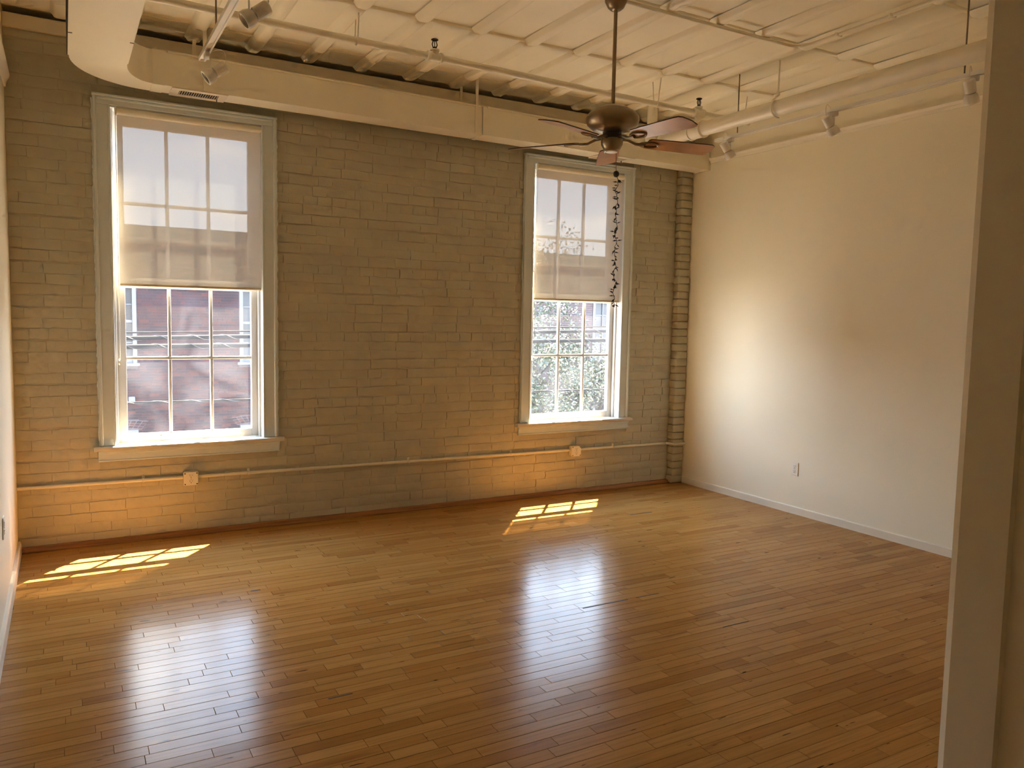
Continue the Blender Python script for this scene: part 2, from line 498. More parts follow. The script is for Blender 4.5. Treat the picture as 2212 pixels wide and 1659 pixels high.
# --- brick pilaster in the right corner
pm = MB().box(5.30, XR, -.066, 0, 0, 3.215)
pilaster = struct(pm.build('wall_pilaster', M['mortar']), 'narrow white painted brick pilaster in the right corner')
for r in range(46):
    q = MB(); z0 = r * .0699 + .002; w0 = U(-.006, .006)
    q.box(5.278 + w0, XR - .001, -.080 + U(-.004, .004), .004, z0, z0 + .0685, c=U(.006, .011))
    o = q.build('pilaster_brick', M['brick'], pilaster, smooth=50)

# --- side walls, front partition, rear wall
wl = struct(MB().box(-.15, 0, YB, .19, -.3, 3.6).build('wall_left', M['drywall']), 'smooth cream wall along the left edge')
wr = struct(MB().box(XR, XR + .13, YB, .19, -.3, 3.6).build('wall_right', M['drywall']), 'smooth cream wall on the right')
CH = .034
FX, FY0, FY1 = 2.18, -4.776, -4.660
wf = MB().prism([(FX, FY0), (FX + .014, FY0 - .004), (FX + .014, YB), (XR, YB), (XR, FY1 + CH), (FX + CH, FY1 + CH), (FX, FY1)], 'z', -.02, ZC + .01)
wall_front = struct(wf.build('wall_front', M['drywall']), 'cream wall end with a chamfered corner at the right edge, near the camera')
wrear = struct(MB().box(-.15, XR + .13, YB - .12, YB, -.3, 3.6).build('wall_rear', M['drywall']), 'cream wall closing the space behind the camera')

# --- floor of strip boards
sub = MB().box(-.15, XR + .13, YB, .0, -.25, -.011)
floor = struct(sub.build('floor', mat('subfloor', (.035, .018, .008), .9)), 'varnished maple strip floor')
PW, PG = .0610, .0011
plank_me = {}
def plank_geo(mb, x0, x1, y0, y1, z, t0=0, t1=0):
    c = .0009
    v = [(x0, y0, -.011), (x1, y0, -.011), (x1, y1, -.011), (x0, y1, -.011),
         (x0, y0, z - c), (x1, y0, z - c), (x1, y1, z - c), (x0, y1, z - c),
         (x0 + c, y0 + c, z + t0), (x1 - c, y0 + c, z + t0), (x1 - c, y1 - c, z + t1), (x0 + c, y1 - c, z + t1)]
    f = [(8, 9, 10, 11)] + [(a, (a + 1) % 4, 4 + (a + 1) % 4, 4 + a) for a in range(4)] + [(4 + a, 4 + (a + 1) % 4, 8 + (a + 1) % 4, 8 + a) for a in range(4)]
    mb.add(v, f)
LENS = [.17, .24, .31, .39, .48, .58, .72]
for L_ in LENS:
    for tk in range(3):
        q = MB(); plank_geo(q, -L_ / 2 + PG / 2, L_ / 2 - PG / 2, -PW / 2 + PG / 2, PW / 2 - PG / 2, 0, U(-.0003, .0001), U(-.0003, .0001))
        plank_me[L_, tk] = q.mesh('floor_strip', M['floor'])
restp = MB(); cand = []
row = 0
y = -.004
while y > YB + .05:
    x = -U(0, .6)
    while x < XR:
        L_ = random.choice(LENS); a, b = max(x, .001), min(x + L_, XR - .001)
        if b - a > .02:
            cyy = y - PW / 2; cx = (a + b) / 2
            P = seen((cx, cyy, 0)); w = 1e-9
            if abs((b - a) - L_) < 1e-6 and P and -60 < P[0] < 2040 and 1000 < P[1] < 1690:
                w = L_ / P[2] ** 2 * abs((Vector((cx, cyy, 0)) - CAM).normalized().z)
            cand.append((w, a, b, cyy, L_))
        x += L_
    y -= PW; row += 1
cand.sort(reverse=True)
for k, (w, a, b, cyy, L_) in enumerate(cand):
    if k < 300 and w > 1e-8:
        place('floor_strip', plank_me[L_, random.randrange(3)], floor, ((a + b) / 2, cyy, U(-.0004, 0)))
    else:
        plank_geo(restp, a + PG / 2, b - PG / 2, cyy - PW / 2 + PG / 2, cyy + PW / 2 - PG / 2, U(-.0004, 0), U(-.0003, .0001), U(-.0003, .0001))
rp_ = restp.build('floor_strip_field', M['floor'], floor, recalc=False); rp_['kind'] = 'stuff'
gq = MB()                                     # open gaps between strips, filled dark
for (x0, y0, ln, wd) in ((2.66, -2.395, .30, .010), (3.02, -2.395, .16, .006), (1.17, -2.76, .10, .006), (4.16, -.88, .22, .012), (3.15, -2.93, .18, .004), (1.15, -1.35, .05, .012)):
    g_ = MB().box(x0, x0 + ln, y0 - wd / 2, y0 + wd / 2, -.006, .0006)
    g_.build('filled_gap', M['slot'], floor)

# --- ceiling: slab, lapped panels and rounded ribs
cs = MB().box(-.15, XR + .13, YB - .1, .19, 3.352, 3.60)
ceiling = struct(cs.build('ceiling', M['ceil']), 'cream ceiling of lapped panels with rounded ribs')
SEG = [-.020, -.30, -1.195, -2.085, -2.975, -3.865, -4.755, -5.645]
RX = [.308 + .3795 * k for k in range(-1, 15)]
RX = [x for x in RX if -.02 < x < XR + .02]
edges = [0.0] + RX + [XR]
pan = {}
for i in range(len(edges) - 1):
    x0, x1 = edges[i], edges[i + 1]
    if x1 - x0 < .05: continue
    for j in range(len(SEG) - 1):
        y1, y0 = SEG[j], SEG[j + 1]
        key = (round(x1 - x0, 3), j)
        if key not in pan:
            hw, hl = (x1 - x0) / 2 - .0005, (y1 - y0) / 2
            zn, zf = -.002, .0
            v = [(-hw, -hl, zn), (hw, -hl, zn), (hw, hl, zf), (-hw, hl, zf), (-hw, -hl, zn + .018), (hw, -hl, zn + .018), (hw, hl, zf + .008), (-hw, hl, zf + .008)]
            pan[key] = MB().add(v, [(0, 1, 2, 3), (4, 5, 6, 7), (0, 1, 5, 4), (1, 2, 6, 5), (2, 3, 7, 6), (3, 0, 4, 7)]).mesh('ceiling_panel', M['ceil'])
        place('ceiling_panel', pan[key], ceiling, ((x0 + x1) / 2, (y0 + y1) / 2, ZC + .004), (0, U(-.004, .004), 0))
bat = {}
for i in range(len(edges) - 1):                       # rounded seam strips across every bay
    x0, x1 = edges[i], edges[i + 1]
    if x1 - x0 < .15: continue
    for yy in SEG[2:-1]:
        k = round(x1 - x0, 3)
        if k not in bat:
            hw = (x1 - x0) / 2 - .030
            pr = [(-.022, .002), (-.017, -.007), (-.008, -.011), (.004, -.010), (.014, -.004), (.022, .002)]
            bat[k] = MB().prism(pr, 'x', -hw, hw).mesh('seam_strip', M['ceil'], smooth=60)
        place('seam_strip', bat[k], ceiling, ((x0 + x1) / 2, yy + .012, ZC + .002))
ribm = {}
def rib_mesh(length):
    q = MB(); prof = [(-.056, 0), (-.046, -.010), (-.037, -.024), (-.024, -.031), (.024, -.031), (.037, -.024), (.046, -.010), (.056, 0)]
    st = [(-length / 2, .55, .35), (-length / 2 + .012, .85, .8), (-length / 2 + .035, 1, 1), (length / 2 - .035, 1, 1), (length / 2 - .010, .95, .9), (length / 2, .8, .6)]
    v = []; n = len(prof)
    for yy, sx, sz in st: v += [(a * sx, yy, b * sz) for a, b in prof]
    f = [[i * n + k, i * n + k + 1, (i + 1) * n + k + 1, (i + 1) * n + k] for i in range(len(st) - 1) for k in range(n - 1)]
    f += [list(range(n)), [(len(st) - 1) * n + k for k in range(n)]]
    return q.add(v, f).mesh('ceiling_rib', M['ceil'], smooth=50)
for x in RX:
    if x < .03 or x > XR - .03: continue
    for j in range(len(SEG) - 1):
        y1, y0 = SEG[j], SEG[j + 1]
        if j == 0: y1 = -.024
        L_ = round(y1 - y0, 4)
        if L_ not in ribm: ribm[L_] = rib_mesh(L_ + .004)
        place('ceiling_rib', ribm[L_], ceiling, (x, (y0 + y1) / 2, ZC + .002), (-.012 if j else 0, 0, 0))

# --- trims
b1 = MB().prism([(-.004, .0), (-.050, .0), (-.050, .008), (-.042, .012), (-.030, .030), (-.004, .034)], 'x', .002, 5.29)
struct(b1.build('baseboard_back', M['mould']), 'low stained wood moulding along the foot of the brick wall')
b2 = MB().prism([(XR - .014, 0), (XR, 0), (XR, .060), (XR - .010, .060), (XR - .014, .055)], 'y', FY1 + CH, -.082)
struct(b2.build('baseboard_right', M['base']), 'white baseboard along the right wall')
b3 = MB().prism([(0, 0), (.018, 0), (.018, .075), (.012, .085), (0, .085)], 'y', YB, -.052)
struct(b3.build('baseboard_left', M['base']), 'white baseboard along the left wall')
t1 = MB().prism([(XR, 2.968), (XR - .012, 2.968), (XR - .016, 2.985), (XR - .022, 2.990), (XR - .030, 3.008), (XR - .030, 3.016), (XR, 3.016)], 'y', FY1 + CH, -.30)
struct(t1.build('trim_1', M['base']), 'white picture rail on the right wall')
t2 = MB().prism([(0, 2.86), (.010, 2.86), (.016, 2.89), (.030, 2.915), (.034, 2.930), (0, 2.930)], 'y', YB, -.03)
struct(t2.build('trim_2', M['base']), 'white picture rail on the left wall')
t3 = MB().box(.0, XR, -.030, 0, 3.215, 3.298, c=.003)
struct(t3.build('trim_3', M['base']), 'flat painted header board above the brick wall')

# ------------------------------------------------------------------ windows
def window(idx, ox, label):
    root = bpy.data.objects.new('window_%d' % idx, None); COL.objects.link(root)
    root.location = (1.037 + ox, 0, OPZ[0]); ORG[root.name] = Vector(root.location)
    struct(root, label)
    def X(v): return v + ox
    # casings: flat board plus raised outer band
    for s in (0, 1):
        a, b = (X(SX0), X(OPX[0])) if s == 0 else (X(OPX[1]), X(SX1))
        q = MB().box(a, b, -.018, .002, .652, 2.84, c=.002)
        q.box(*((a, a + .020) if s == 0 else (b - .020, b)), -.034, .002, .652, SZ, c=.004)
        q.box(*((b - .010, b + .004) if s == 0 else (a - .004, a + .010)), -.022, .002, .652, 2.84, c=.002)
        q.build('side_casing', M['trim'], root)
    q = MB().box(X(SX0 + .02), X(SX1 - .02), -.018, .002, 2.84, SZ - .014, c=.002)
    q.box(X(SX0 - .004), X(SX1 + .004), -.040, .002, SZ - .016, SZ, c=.004)
    q.box(X(SX0 + .02), X(SX1 - .02), -.026, .002, SZ - .034, SZ - .016, c=.005)
    q.build('head_casing', M['trim'], root)
    for s in (0, 1):                  # ragged paint and caulk between casing and brick
        xe = X(SX0) - .002 if s == 0 else X(SX1) + .002
        pts = []; rs = []; z = .655
        while z < SZ - .01:
            pts.append((xe + U(-.003, .003), -.014 + U(-.003, .003), z)); rs.append(U(.003, .0095)); z += U(.012, .03)
        MB().tube(pts, .005, 6, rs=rs).build('caulk_bead', M['trim'], root, smooth=60)
    # jambs and stops
    for s in (0, 1):
        x = X(OPX[s]); d = 1 if s == 0 else -1
        q = MB().box(*sorted((x - d * .002, x + d * .006)), .0, .19, OPZ[0], OPZ[1])
        q.box(*sorted((x, x + d * .022)), .048, .076, OPZ[0], OPZ[1] - .004, c=.003)
        q.box(*sorted((x, x + d * .016)), .168, .19, OPZ[0], OPZ[1] - .004, c=.002)
        q.build('jamb', M['trimw'], root)
    MB().box(X(OPX[0]), X(OPX[1]), 0, .19, OPZ[1] - .008, OPZ[1] + .002).build('head_jamb', M['trimw'], root)
    q = MB().prism([(.19, .60), (.19, .632), (.075, .650), (-.046, .650), (-.052, .645), (-.052, .626), (-.046, .620), (.0, .620), (.0, .60)], 'x', X(OPX[0]), X(OPX[1]))
    for a, b in ((SX0 - .038, OPX[0]), (OPX[1], SX1 + .042)):
        q.prism([(-.001, .650), (-.046, .650), (-.052, .645), (-.052, .626), (-.046, .620), (-.001, .620)], 'x', X(a), X(b))
    q.build('stool', M['stool'], root)
    q = MB().box(X(SX0 - .012), X(SX1 + .016), -.020, 0, .548, .620, c=.002)
    q.box(X(SX0 - .012), X(SX1 + .016), -.030, 0, .598, .620, c=.004)
    q.box(X(SX0 - .012), X(SX1 + .016), -.025, 0, .548, .560, c=.003)
    q.build('apron', M['trim'], root)
    # sashes
    for nm, y0, y1, z0, g0, g1, z1, gm in (('upper_sash', .126, .164, 1.715, 1.757, 2.749, 2.832, 2.249), ('lower_sash', .080, .120, .6505, .708, 1.690, 1.742, 1.220)):
        gx0, gx1 = (.646, 1.440) if nm == 'upper_sash' else (.640, 1.447)
        sx0, sx1 = OPX[0] + .006, OPX[1] - .006
        q = MB()
        q.box(X(sx0), X(gx0), y0, y1, z0, z1, c=.003); q.box(X(gx1), X(sx1), y0, y1, z0, z1, c=.003)
        q.box(X(gx0), X(gx1), y0, y1, z0, g0, c=.003); q.box(X(gx0), X(gx1), y0, y1, g1, z1, c=.003)
        sash = q.build(nm, M['trimw'], root)
        yc = (y0 + y1) / 2; w = (gx1 - gx0) / 3
        bars = [gx0 + w, gx0 + 2 * w]
        for bx in bars:
            MB().box(X(bx - .011), X(bx + .011), y0 + .006, y1 - .006, g0, gm - .011, c=.004).build('muntin', M['trimw'], sash)
            MB().box(X(bx - .011), X(bx + .011), y0 + .006, y1 - .006, gm + .011, g1, c=.004).build('muntin', M['trimw'], sash)
        MB().box(X(gx0), X(gx1), y0 + .006, y1 - .006, gm - .011, gm + .011, c=.004).build('muntin', M['trimw'], sash)
        cx_ = [gx0] + bars + [gx1]
        for i in range(3):
            for a, b in ((g0, gm - .011), (gm + .011, g1)):
                x0 = cx_[i] + (.011 if i else 0); x1 = cx_[i + 1] - (.011 if i < 2 else 0)
                MB().add([(X(x0), yc + .004, a), (X(x1), yc + .004, a), (X(x1), yc + .004, b), (X(x0), yc + .004, b)], [(0, 1, 2, 3)]).build('pane', M['glass'], sash, recalc=False)
        if nm == 'lower_sash':
            for lx in (.79, 1.32):
                q = MB().tube([(X(lx - .05), .080, .680), (X(lx - .042), .066, .682), (X(lx + .042), .066, .682), (X(lx + .05), .080, .680)], .006, 8)
                q.box(X(lx - .060), X(lx - .042), .074, .081, .672, .690, c=.002); q.box(X(lx + .042), X(lx + .060), .074, .081, .672, .690, c=.002)
                q.build('sash_lift', M['rim'], sash, smooth=40)
    return root
window(1, WOFF[0], 'tall white sash window near the left wall')
window(2, WOFF[1], 'tall white sash window near the right corner')

def shade(ox, label):
    r = thing('roller_shade', label, 'roller shade', (1.055 + ox, .025, 2.80), 'half lowered roller shades')
    X0, X1 = .606 + ox, 1.508 + ox
    zb, zt = 1.712, 2.80
    q = MB(); n = 12; v = []; f = []
    for i in range(n + 1):
        for j in range(5):
            v.append((X0 + (X1 - X0) * j / 4, .028 + .0012 * math.sin(j * 1.7 + ox), zb + (zt - zb) * i / n))
    f = [[i * 5 + j, i * 5 + j + 1, (i + 1) * 5 + j + 1, (i + 1) * 5 + j] for i in range(n) for j in range(4)]
    q.add(v, f).build('fabric', M['shade'], r, smooth=180, recalc=False)
    MB().tube([(X0, .012, 2.812), (X1, .012, 2.812)], .0225, 20).build('roller', M['duct'], r, smooth=40)
    MB().box(X0 - .001, X1 + .001, .022, .034, 1.698, 1.716, c=.004).build('hem_bar', M['hem'], r)
    for x0, x1 in ((X0 - .012, X0 - .001), (X1 + .001, X1 + .003)):
        MB().box(x0, x1, -.004, .030, 2.785, 2.838, c=.001).build('bracket', M['rim'], r)
    cx = X0 - .008
    q = MB(); zz = 2.80
    pts = []
    for yy in (-.010, .034):
        q.tube([(cx, yy, 2.81), (cx, yy, 1.215)], .0016, 6)
    nb = 130
    for k in range(nb):
        z = 2.80 - (2.80 - 1.22) * k / (nb - 1)
        q.lathe([(.0005, -.0022), (.0024, 0), (.0005, .0022)], (cx, -.010, z), 5)
    ch = q.build('bead_chain', M['clear'], r, smooth=60)
    q = MB(); Mx = Matrix.Rotation(PI / 2, 3, 'Y')
    q.lathe([(.004, -.004), (.020, -.004), (.020, .004), (.004, .004)], (cx - .006, .008, 1.200), 18, M=Mx)
    q.build('chain_tensioner', M['clear'], ch, smooth=40)
shade(WOFF[0], 'cream roller shade half lowered in the window near the left wall')
shade(WOFF[1], 'cream roller shade half lowered in the window near the right corner')

# ------------------------------------------------------------------ air duct along the back wall
def zb(x): return 2.942 - .0063 * (x - .8)
DH = .205
duct = thing('air_duct', 'cream rectangular air duct with a curved elbow above the windows', 'air duct', (2.5, -.20, 2.93))
def duct_run(x0, x1, pad=0.0, y0=-.29, y1=-.10, nm='duct_section', mt='duct'):
    v = []
    for x in (x0, x1):
        z = zb(x)
        v += [(x, y0 - pad, z - pad), (x, y1 + pad, z - pad), (x, y1 + pad, z + DH + pad), (x, y0 - pad, z + DH + pad)]
    return MB().add(v, [(0, 1, 2, 3), (4, 5, 6, 7), (0, 1, 5, 4), (1, 2, 6, 5), (2, 3, 7, 6), (3, 0, 4, 7)]).build(nm, M[mt], duct)
duct_run(.86, 3.085); duct_run(3.092, XR - .006)
for x0, x1 in ((.792, .862), (3.078, 3.083), (3.094, 3.125), (XR - .030, XR - .003)):
    duct_run(x0, x1, .003, nm='joint_collar')
for x0, x1 in ((.88, 3.07), (3.13, 5.38)):        # folded flange on the top front edge
    MB().add([(x, yy, zb(x) + DH + dz) for x in (x0, x1) for yy, dz in ((-.298, -.006), (-.286, -.006), (-.286, .006), (-.298, .006))],
             [(0, 1, 2, 3), (4, 5, 6, 7), (0, 1, 5, 4), (1, 2, 6, 5), (2, 3, 7, 6), (3, 0, 4, 7)]).build('flange', M['duct'], duct)
q = MB(); v = []; n = 18; ZB = zb(.8)
for i in range(n + 1):
    a = PI / 2 * i / n
    o_ = (.80 - .461 * math.cos(a), -.63 + .53 * math.sin(a)); i_ = (.80 - .169 * math.cos(a), -.63 + .34 * math.sin(a))
    v += [(o_[0], o_[1], ZB), (i_[0], i_[1], ZB), (i_[0], i_[1], ZB + DH), (o_[0], o_[1], ZB + DH)]
f = [[i * 4 + k, i * 4 + (k + 1) % 4, (i + 1) * 4 + (k + 1) % 4, (i + 1) * 4 + k] for i in range(n) for k in range(4)]
f += [(0, 1, 2, 3), tuple(n * 4 + k for k in range(4))]
q.add(v, f).build('elbow', M['duct'], duct, smooth=40)
for j, (a, b) in enumerate(((-.634, -2.30), (-2.304, -4.6), (-4.604, YB + .002))):
    MB().box(.333, .636, b, a, ZB - .003, ZB + DH + .003).build('trunk_section', M['duct'], duct)
MB().box(.329, .333, -1.60, -.64, ZB - .004, ZB + .20).build('dark_side_sheet', M['dark'], duct)  # near-black sheet laid over part of the trunk's left side
for ty in (-1.05,):
    for x0, x1 in ((.333, .352), (.617, .636)):
        MB().box(x0, x1, ty, ty + .006, ZB - .006, ZB - .002).build('drive_cleat', M['rod'], duct)
for x in (1.10, 3.035, 4.36):
    MB().box(x - .011, x + .011, -.300, -.294, zb(x) + .0, 3.330).build('hanger_strap', M['duct'], duct)
    MB().box(x - .047, x - .025, -.100, -.096, zb(x) + DH - .02, 3.330).build('hanger_strap', M['duct'], duct)
def register(x0, x1):
    z = zb((x0 + x1) / 2) - .004
    q = MB(); y0, y1 = -.292, -.098
    for a in ((x0, x1, y0, y0 + .045), (x0, x1, y1 - .045, y1), (x0, x0 + .05, y0 + .045, y1 - .045), (x1 - .05, x1, y0 + .045, y1 - .045)):
        q.box(*a, z - .004, z + .003, c=.0015)
    rg = q.build('air_register', M['register'], duct)
    MB().box(x0 + .05, x1 - .05, y0 + .045, y1 - .045, z + .0005, z + .0025).build('register_opening', M['dark'], rg)
    nS = 17
    for k in range(nS):
        xx = x0 + .056 + (x1 - x0 - .112) * k / (nS - 1)
        q = MB().box(-.0013, .0013, y0 + .045, y1 - .045, -.006, .003)
        q.xform(Matrix.Translation((xx, 0, z)) @ Matrix.Rotation(.35, 4, 'Y')).build('slat', M['register'], rg)
    MB().box(x1 - .055, x1 - .050, y1 - .07, y1 - .055, z - .02, z - .004).build('damper_lever', M['rod'], rg)
register(.905, 1.242)
register(4.205, 4.560)

# ------------------------------------------------------------------ sprinkler pipes
BY = -1.09
def bz(x): return 3.160 - .0135 * (x - 1.8)
def rotY(): return Matrix.Rotation(PI / 2, 3, 'Y')
br = thing('sprinkler_pipe', 'thin cream sprinkler pipe running parallel to the brick wall under the ceiling', 'pipe', (2.8, BY, 3.14))
MB().tube([(.638, BY, bz(.638)), (5.05, BY, bz(5.05))], .0215, 16).build('pipe', M['pipe'], br, smooth=50)
for x, up in ((2.335, .045), (4.525, .045)):
    q = MB()
    q.lathe([(.030, -.052), (.033, -.050), (.033, -.036), (.028, -.032), (.028, .032), (.033, .036), (.033, .050), (.030, .052)], (x, BY, bz(x)), 18, M=rotY())
    q.lathe([(.026, 0), (.026, .034), (.030, .036), (.030, .046), (.020, .048)], (x, BY, bz(x)), 16)
    q.build('tee_fitting', M['pipe'], br, smooth=40)
    hb = bz(x) + .046
    q = MB().lathe([(.010, 0), (.013, .004), (.013, .012), (.008, .016)], (x, BY, hb), 12)
    q.tube([(x - .010, BY, hb + .012), (x - .017, BY, hb + .030), (x - .010, BY, hb + .052), (x, BY, hb + .056)], .0035, 6)
    q.tube([(x + .010, BY, hb + .012), (x + .017, BY, hb + .030), (x + .010, BY, hb + .052), (x, BY, hb + .056)], .0035, 6)
    q.tube([(x, BY, hb + .012), (x, BY, hb + .056)], .003, 6)
    q.lathe([(.004, .054), (.021, .056), (.023, .060), (.020, .063), (.004, .064)], (x, BY, hb), 14)
    q.build('sprinkler_head', M['black'], br, smooth=40)
for x in (1.826, 4.103, 4.97):
    z = bz(x)
    pth = [(x, BY - .055, 3.302), (x + .004, BY - .026, z + .01)] + [(x + .004, BY + .026 * math.sin(t), z - .026 * math.cos(t)) for t in [-1.2, -.6, 0, .6, 1.2]] + [(x + .004, BY + .026, z + .01), (x + .02, BY + .06, 3.302)]
    MB().tube(pth, .0042, 6).build('wire_hanger', M['pipe'], br, smooth=60)

MX, MZ, MR = 4.52, 2.992, .052
mp_ = thing('sprinkler_main', 'thick cream sprinkler main running along the right wall below the ceiling', 'pipe', (MX, -2.5, MZ))
MB().tube([(MX, -.60, MZ), (MX, FY1 + CH, MZ)], MR, 24).build('pipe', M['pipe'], mp_, smooth=50)
def ycoup(y, L_, r):
    return MB().lathe([(r - .010, -L_ / 2), (r, -L_ / 2 + .004), (r, -L_ / 2 + .018), (r - .006, -L_ / 2 + .022), (r - .006, L_ / 2 - .022), (r, L_ / 2 - .018), (r, L_ / 2 - .004), (r - .010, L_ / 2)], (MX, y, MZ), 24, M=Matrix.Rotation(PI / 2, 3, 'X'))
ycoup(-1.09, .15, MR + .013).build('tee_fitting', M['pipe'], mp_, smooth=40)
MB().lathe([(.036, 0), (.036, .060), (.026, .064), (.026, bz(MX) - MZ - .026)], (MX, BY, MZ), 18).build('riser_nipple', M['pipe'], mp_, smooth=40)
arc = [(MX, -.62 + .07 * math.sin(a), MZ + .07 - .07 * math.cos(a)) for a in [PI / 2 * k / 6 for k in range(7)]]
MB().tube([(MX, -.68, MZ)] + arc + [(MX, -.55, MZ + .10)], MR + .010, 20).build('elbow', M['pipe'], mp_, smooth=40)
MB().tube([(MX, -.55, MZ + .09), (MX, -.55, 3.34)], .042, 18).build('riser', M['pipe'], mp_, smooth=40)
for y in (-1.87, -3.7):
    q = MB().tube([(MX, y, MZ + MR + .035), (MX, y, 3.305)], .0055, 8)
    q.lathe([(.010, 0), (.010, .022), (.006, .026)], (MX, y, MZ + MR + .030), 8)
    q.build('hanger_rod', M['pipe'], mp_, smooth=40)
    ring = [(MX - (MR + .012) * math.sin(t), y, MZ + (MR + .012) * math.cos(t) + (.014 if abs(t) < .5 else 0)) for t in [.05 + k * .24 for k in range(15)]]
    MB().tube(ring, .006, 6).build('clevis_ring', M['pipe'], mp_, smooth=60)

# --- conduit on the ceiling from the fan
cp = [(3.02, -2.13, 3.292), (4.28, -2.13, 3.292)] + [(4.28 + .13 * math.sin(t), -2.26 + .13 * math.cos(t), 3.292) for t in [PI / 2 * k / 8 for k in range(1, 9)]] + [(4.41, FY1 + CH + .002, 3.292)]
cdt = thing('ceiling_conduit', 'thin bent conduit on the ceiling beside the fan mount', 'conduit', (3.9, -2.2, 3.292))
MB().tube(cp, .0105, 12).build('conduit', M['pipe'], cdt, smooth=50)
for cx_, cy_ in ((4.41, -2.42), (4.41, -2.78), (4.41, -4.0)):
    MB().box(cx_ - .028, cx_ + .028, cy_ - .010, cy_ + .010, 3.279, 3.300, c=.004).build('conduit_clip', M['pipe'], cdt)

# ------------------------------------------------------------------ track lights
TZ = 2.893
def track(x, y0, y1, rods, label):
    t = thing('light_track', label, 'light track', (x, (y0 + y1) / 2, TZ), 'suspended light tracks')
    q = MB()
    q.prism([(x - .018, TZ + .016), (x - .018, TZ - .006), (x - .010, TZ - .006), (x - .010, TZ + .004), (x + .010, TZ + .004), (x + .010, TZ - .006), (x + .018, TZ - .006), (x + .018, TZ + .016)], 'y', y0, y1)
    q.build('rail', M['rim'], t)
    MB().box(x - .017, x + .017, y1 - .003, y1 + .002, TZ - .006, TZ + .016).build('end_cap', M['rim'], t)
    for ry, ln in rods:
        MB().tube([(x, ry, TZ + .010), (x, ry, 3.33)], .0042, 6).build('suspension_rod', M['rod'], t, smooth=60)
track(.963, FY1, -1.11, [(-1.57, 0), (-3.4, 0)], 'white light track hanging beside the air duct trunk')
track(4.578, FY1 + CH + .01, -1.235, [(-1.448, 0), (-3.12, 0)], 'long white light track hanging along the right wall')

def spot(x, y, d, label, drop=.115, side=(0, 0)):
    """lamp head: adapter on the track, flat yoke, ring housing with lens, rear socket can, looped lead"""
    t = thing('spotlight', label, 'spotlight', (x, y, TZ), 'track spotlights')
    MB().box(x - .011, x + .011, y - .035, y + .035, TZ - .034, TZ - .0062, c=.003).build('adapter', M['lamp'], t)
    d = Vector(d).normalized()
    hx, hy = -d.y, d.x
    h = Vector((hx, hy, 0)).normalized()
    C = Vector((x + side[0], y + side[1], TZ - .030 - drop))
    q = MB()
    a = C + h * .0
    for sgn in (1,):
        e0 = Vector((x, y, TZ - .026)); e1 = C + d * .006
        mid = Vector((e1.x, e1.y, TZ - .034))
        w = .013
        for (p0, p1) in ((e0, mid + Vector((0, 0, .001))), (mid, e1)):
            ax = (p1 - p0).normalized() if (p1 - p0).length > 1e-4 else Vector((0, 0, -1))
            if (p1 - p0).length < 1e-3: continue
            sd = h
            up = ax.cross(sd).normalized()
            v = []
            for P in (p0, p1):
                for su, ss in ((-1, -1), (1, -1), (1, 1), (-1, 1)):
                    v.append(P + up * (.0022 * su) + sd * (w * ss))
            q.add(v, [(0, 1, 2, 3), (4, 5, 6, 7), (0, 1, 5, 4), (1, 2, 6, 5), (2, 3, 7, 6), (3, 0, 4, 7)])
    q.build('yoke', M['lamp'], t)
    R = d.to_track_quat('Z', 'Y').to_matrix()
    body = MB().lathe([(.024, -.020), (.032, -.012), (.038, .010), (.038, .030), (.034, .031), (.030, .024)], C, 24, M=R, caps=False).build('housing', M['lamp'], t, smooth=35)
    MB().lathe([(.039, .026), (.039, .033), (.031, .033), (.031, .026)], C, 24, M=R, caps=False).build('rim', M['rim'], body, smooth=35)
    MB().lathe([(.0005, .012), (.020, .016), (.031, .026)], C, 20, M=R, caps=False).build('lens', M['lens'], body, smooth=60)
    MB().lathe([(.020, -.020), (.029, -.026), (.030, -.090), (.027, -.094), (.008, -.095)], C, 24, M=R).build('socket_can', M['lamp'], t, smooth=35)
    bk = C - d * .090; tp = Vector((x, y, TZ - .022))
    lo = bk + Vector((0, 0, .075)) - d * .01
    pts = []
    for k in range(13):
        s = k / 12
        pts.append(bk * (1 - s) ** 3 + (bk + Vector((0, 0, .09)) - d * .03) * 3 * s * (1 - s) ** 2 + (tp + (bk - tp) * .5 + Vector((0, 0, .075))) * 3 * s * s * (1 - s) + tp * s ** 3)
    MB().tube(pts, .0024, 6).build('lead', M['lamp'], t, smooth=60)
spot(.963, -1.27, (-.79, .05, -.60), 'white spotlight at the far end of the left track', .085, (.02, 0))
spot(.963, -2.22, (-.79, .05, -.60), 'white spotlight cut by the top edge of the photo on the left track', .085, (.03, 0))
spot(4.578, -1.375, (.55, -.12, -.80), 'white spotlight nearest the duct on the right track', .085)
spot(4.578, -2.275, (.55, -.12, -.80), 'white spotlight in the middle of the right track', .085)
spot(4.578, -3.165, (.45, .10, -.88), 'white spotlight beside the partition edge on the right track', .085)

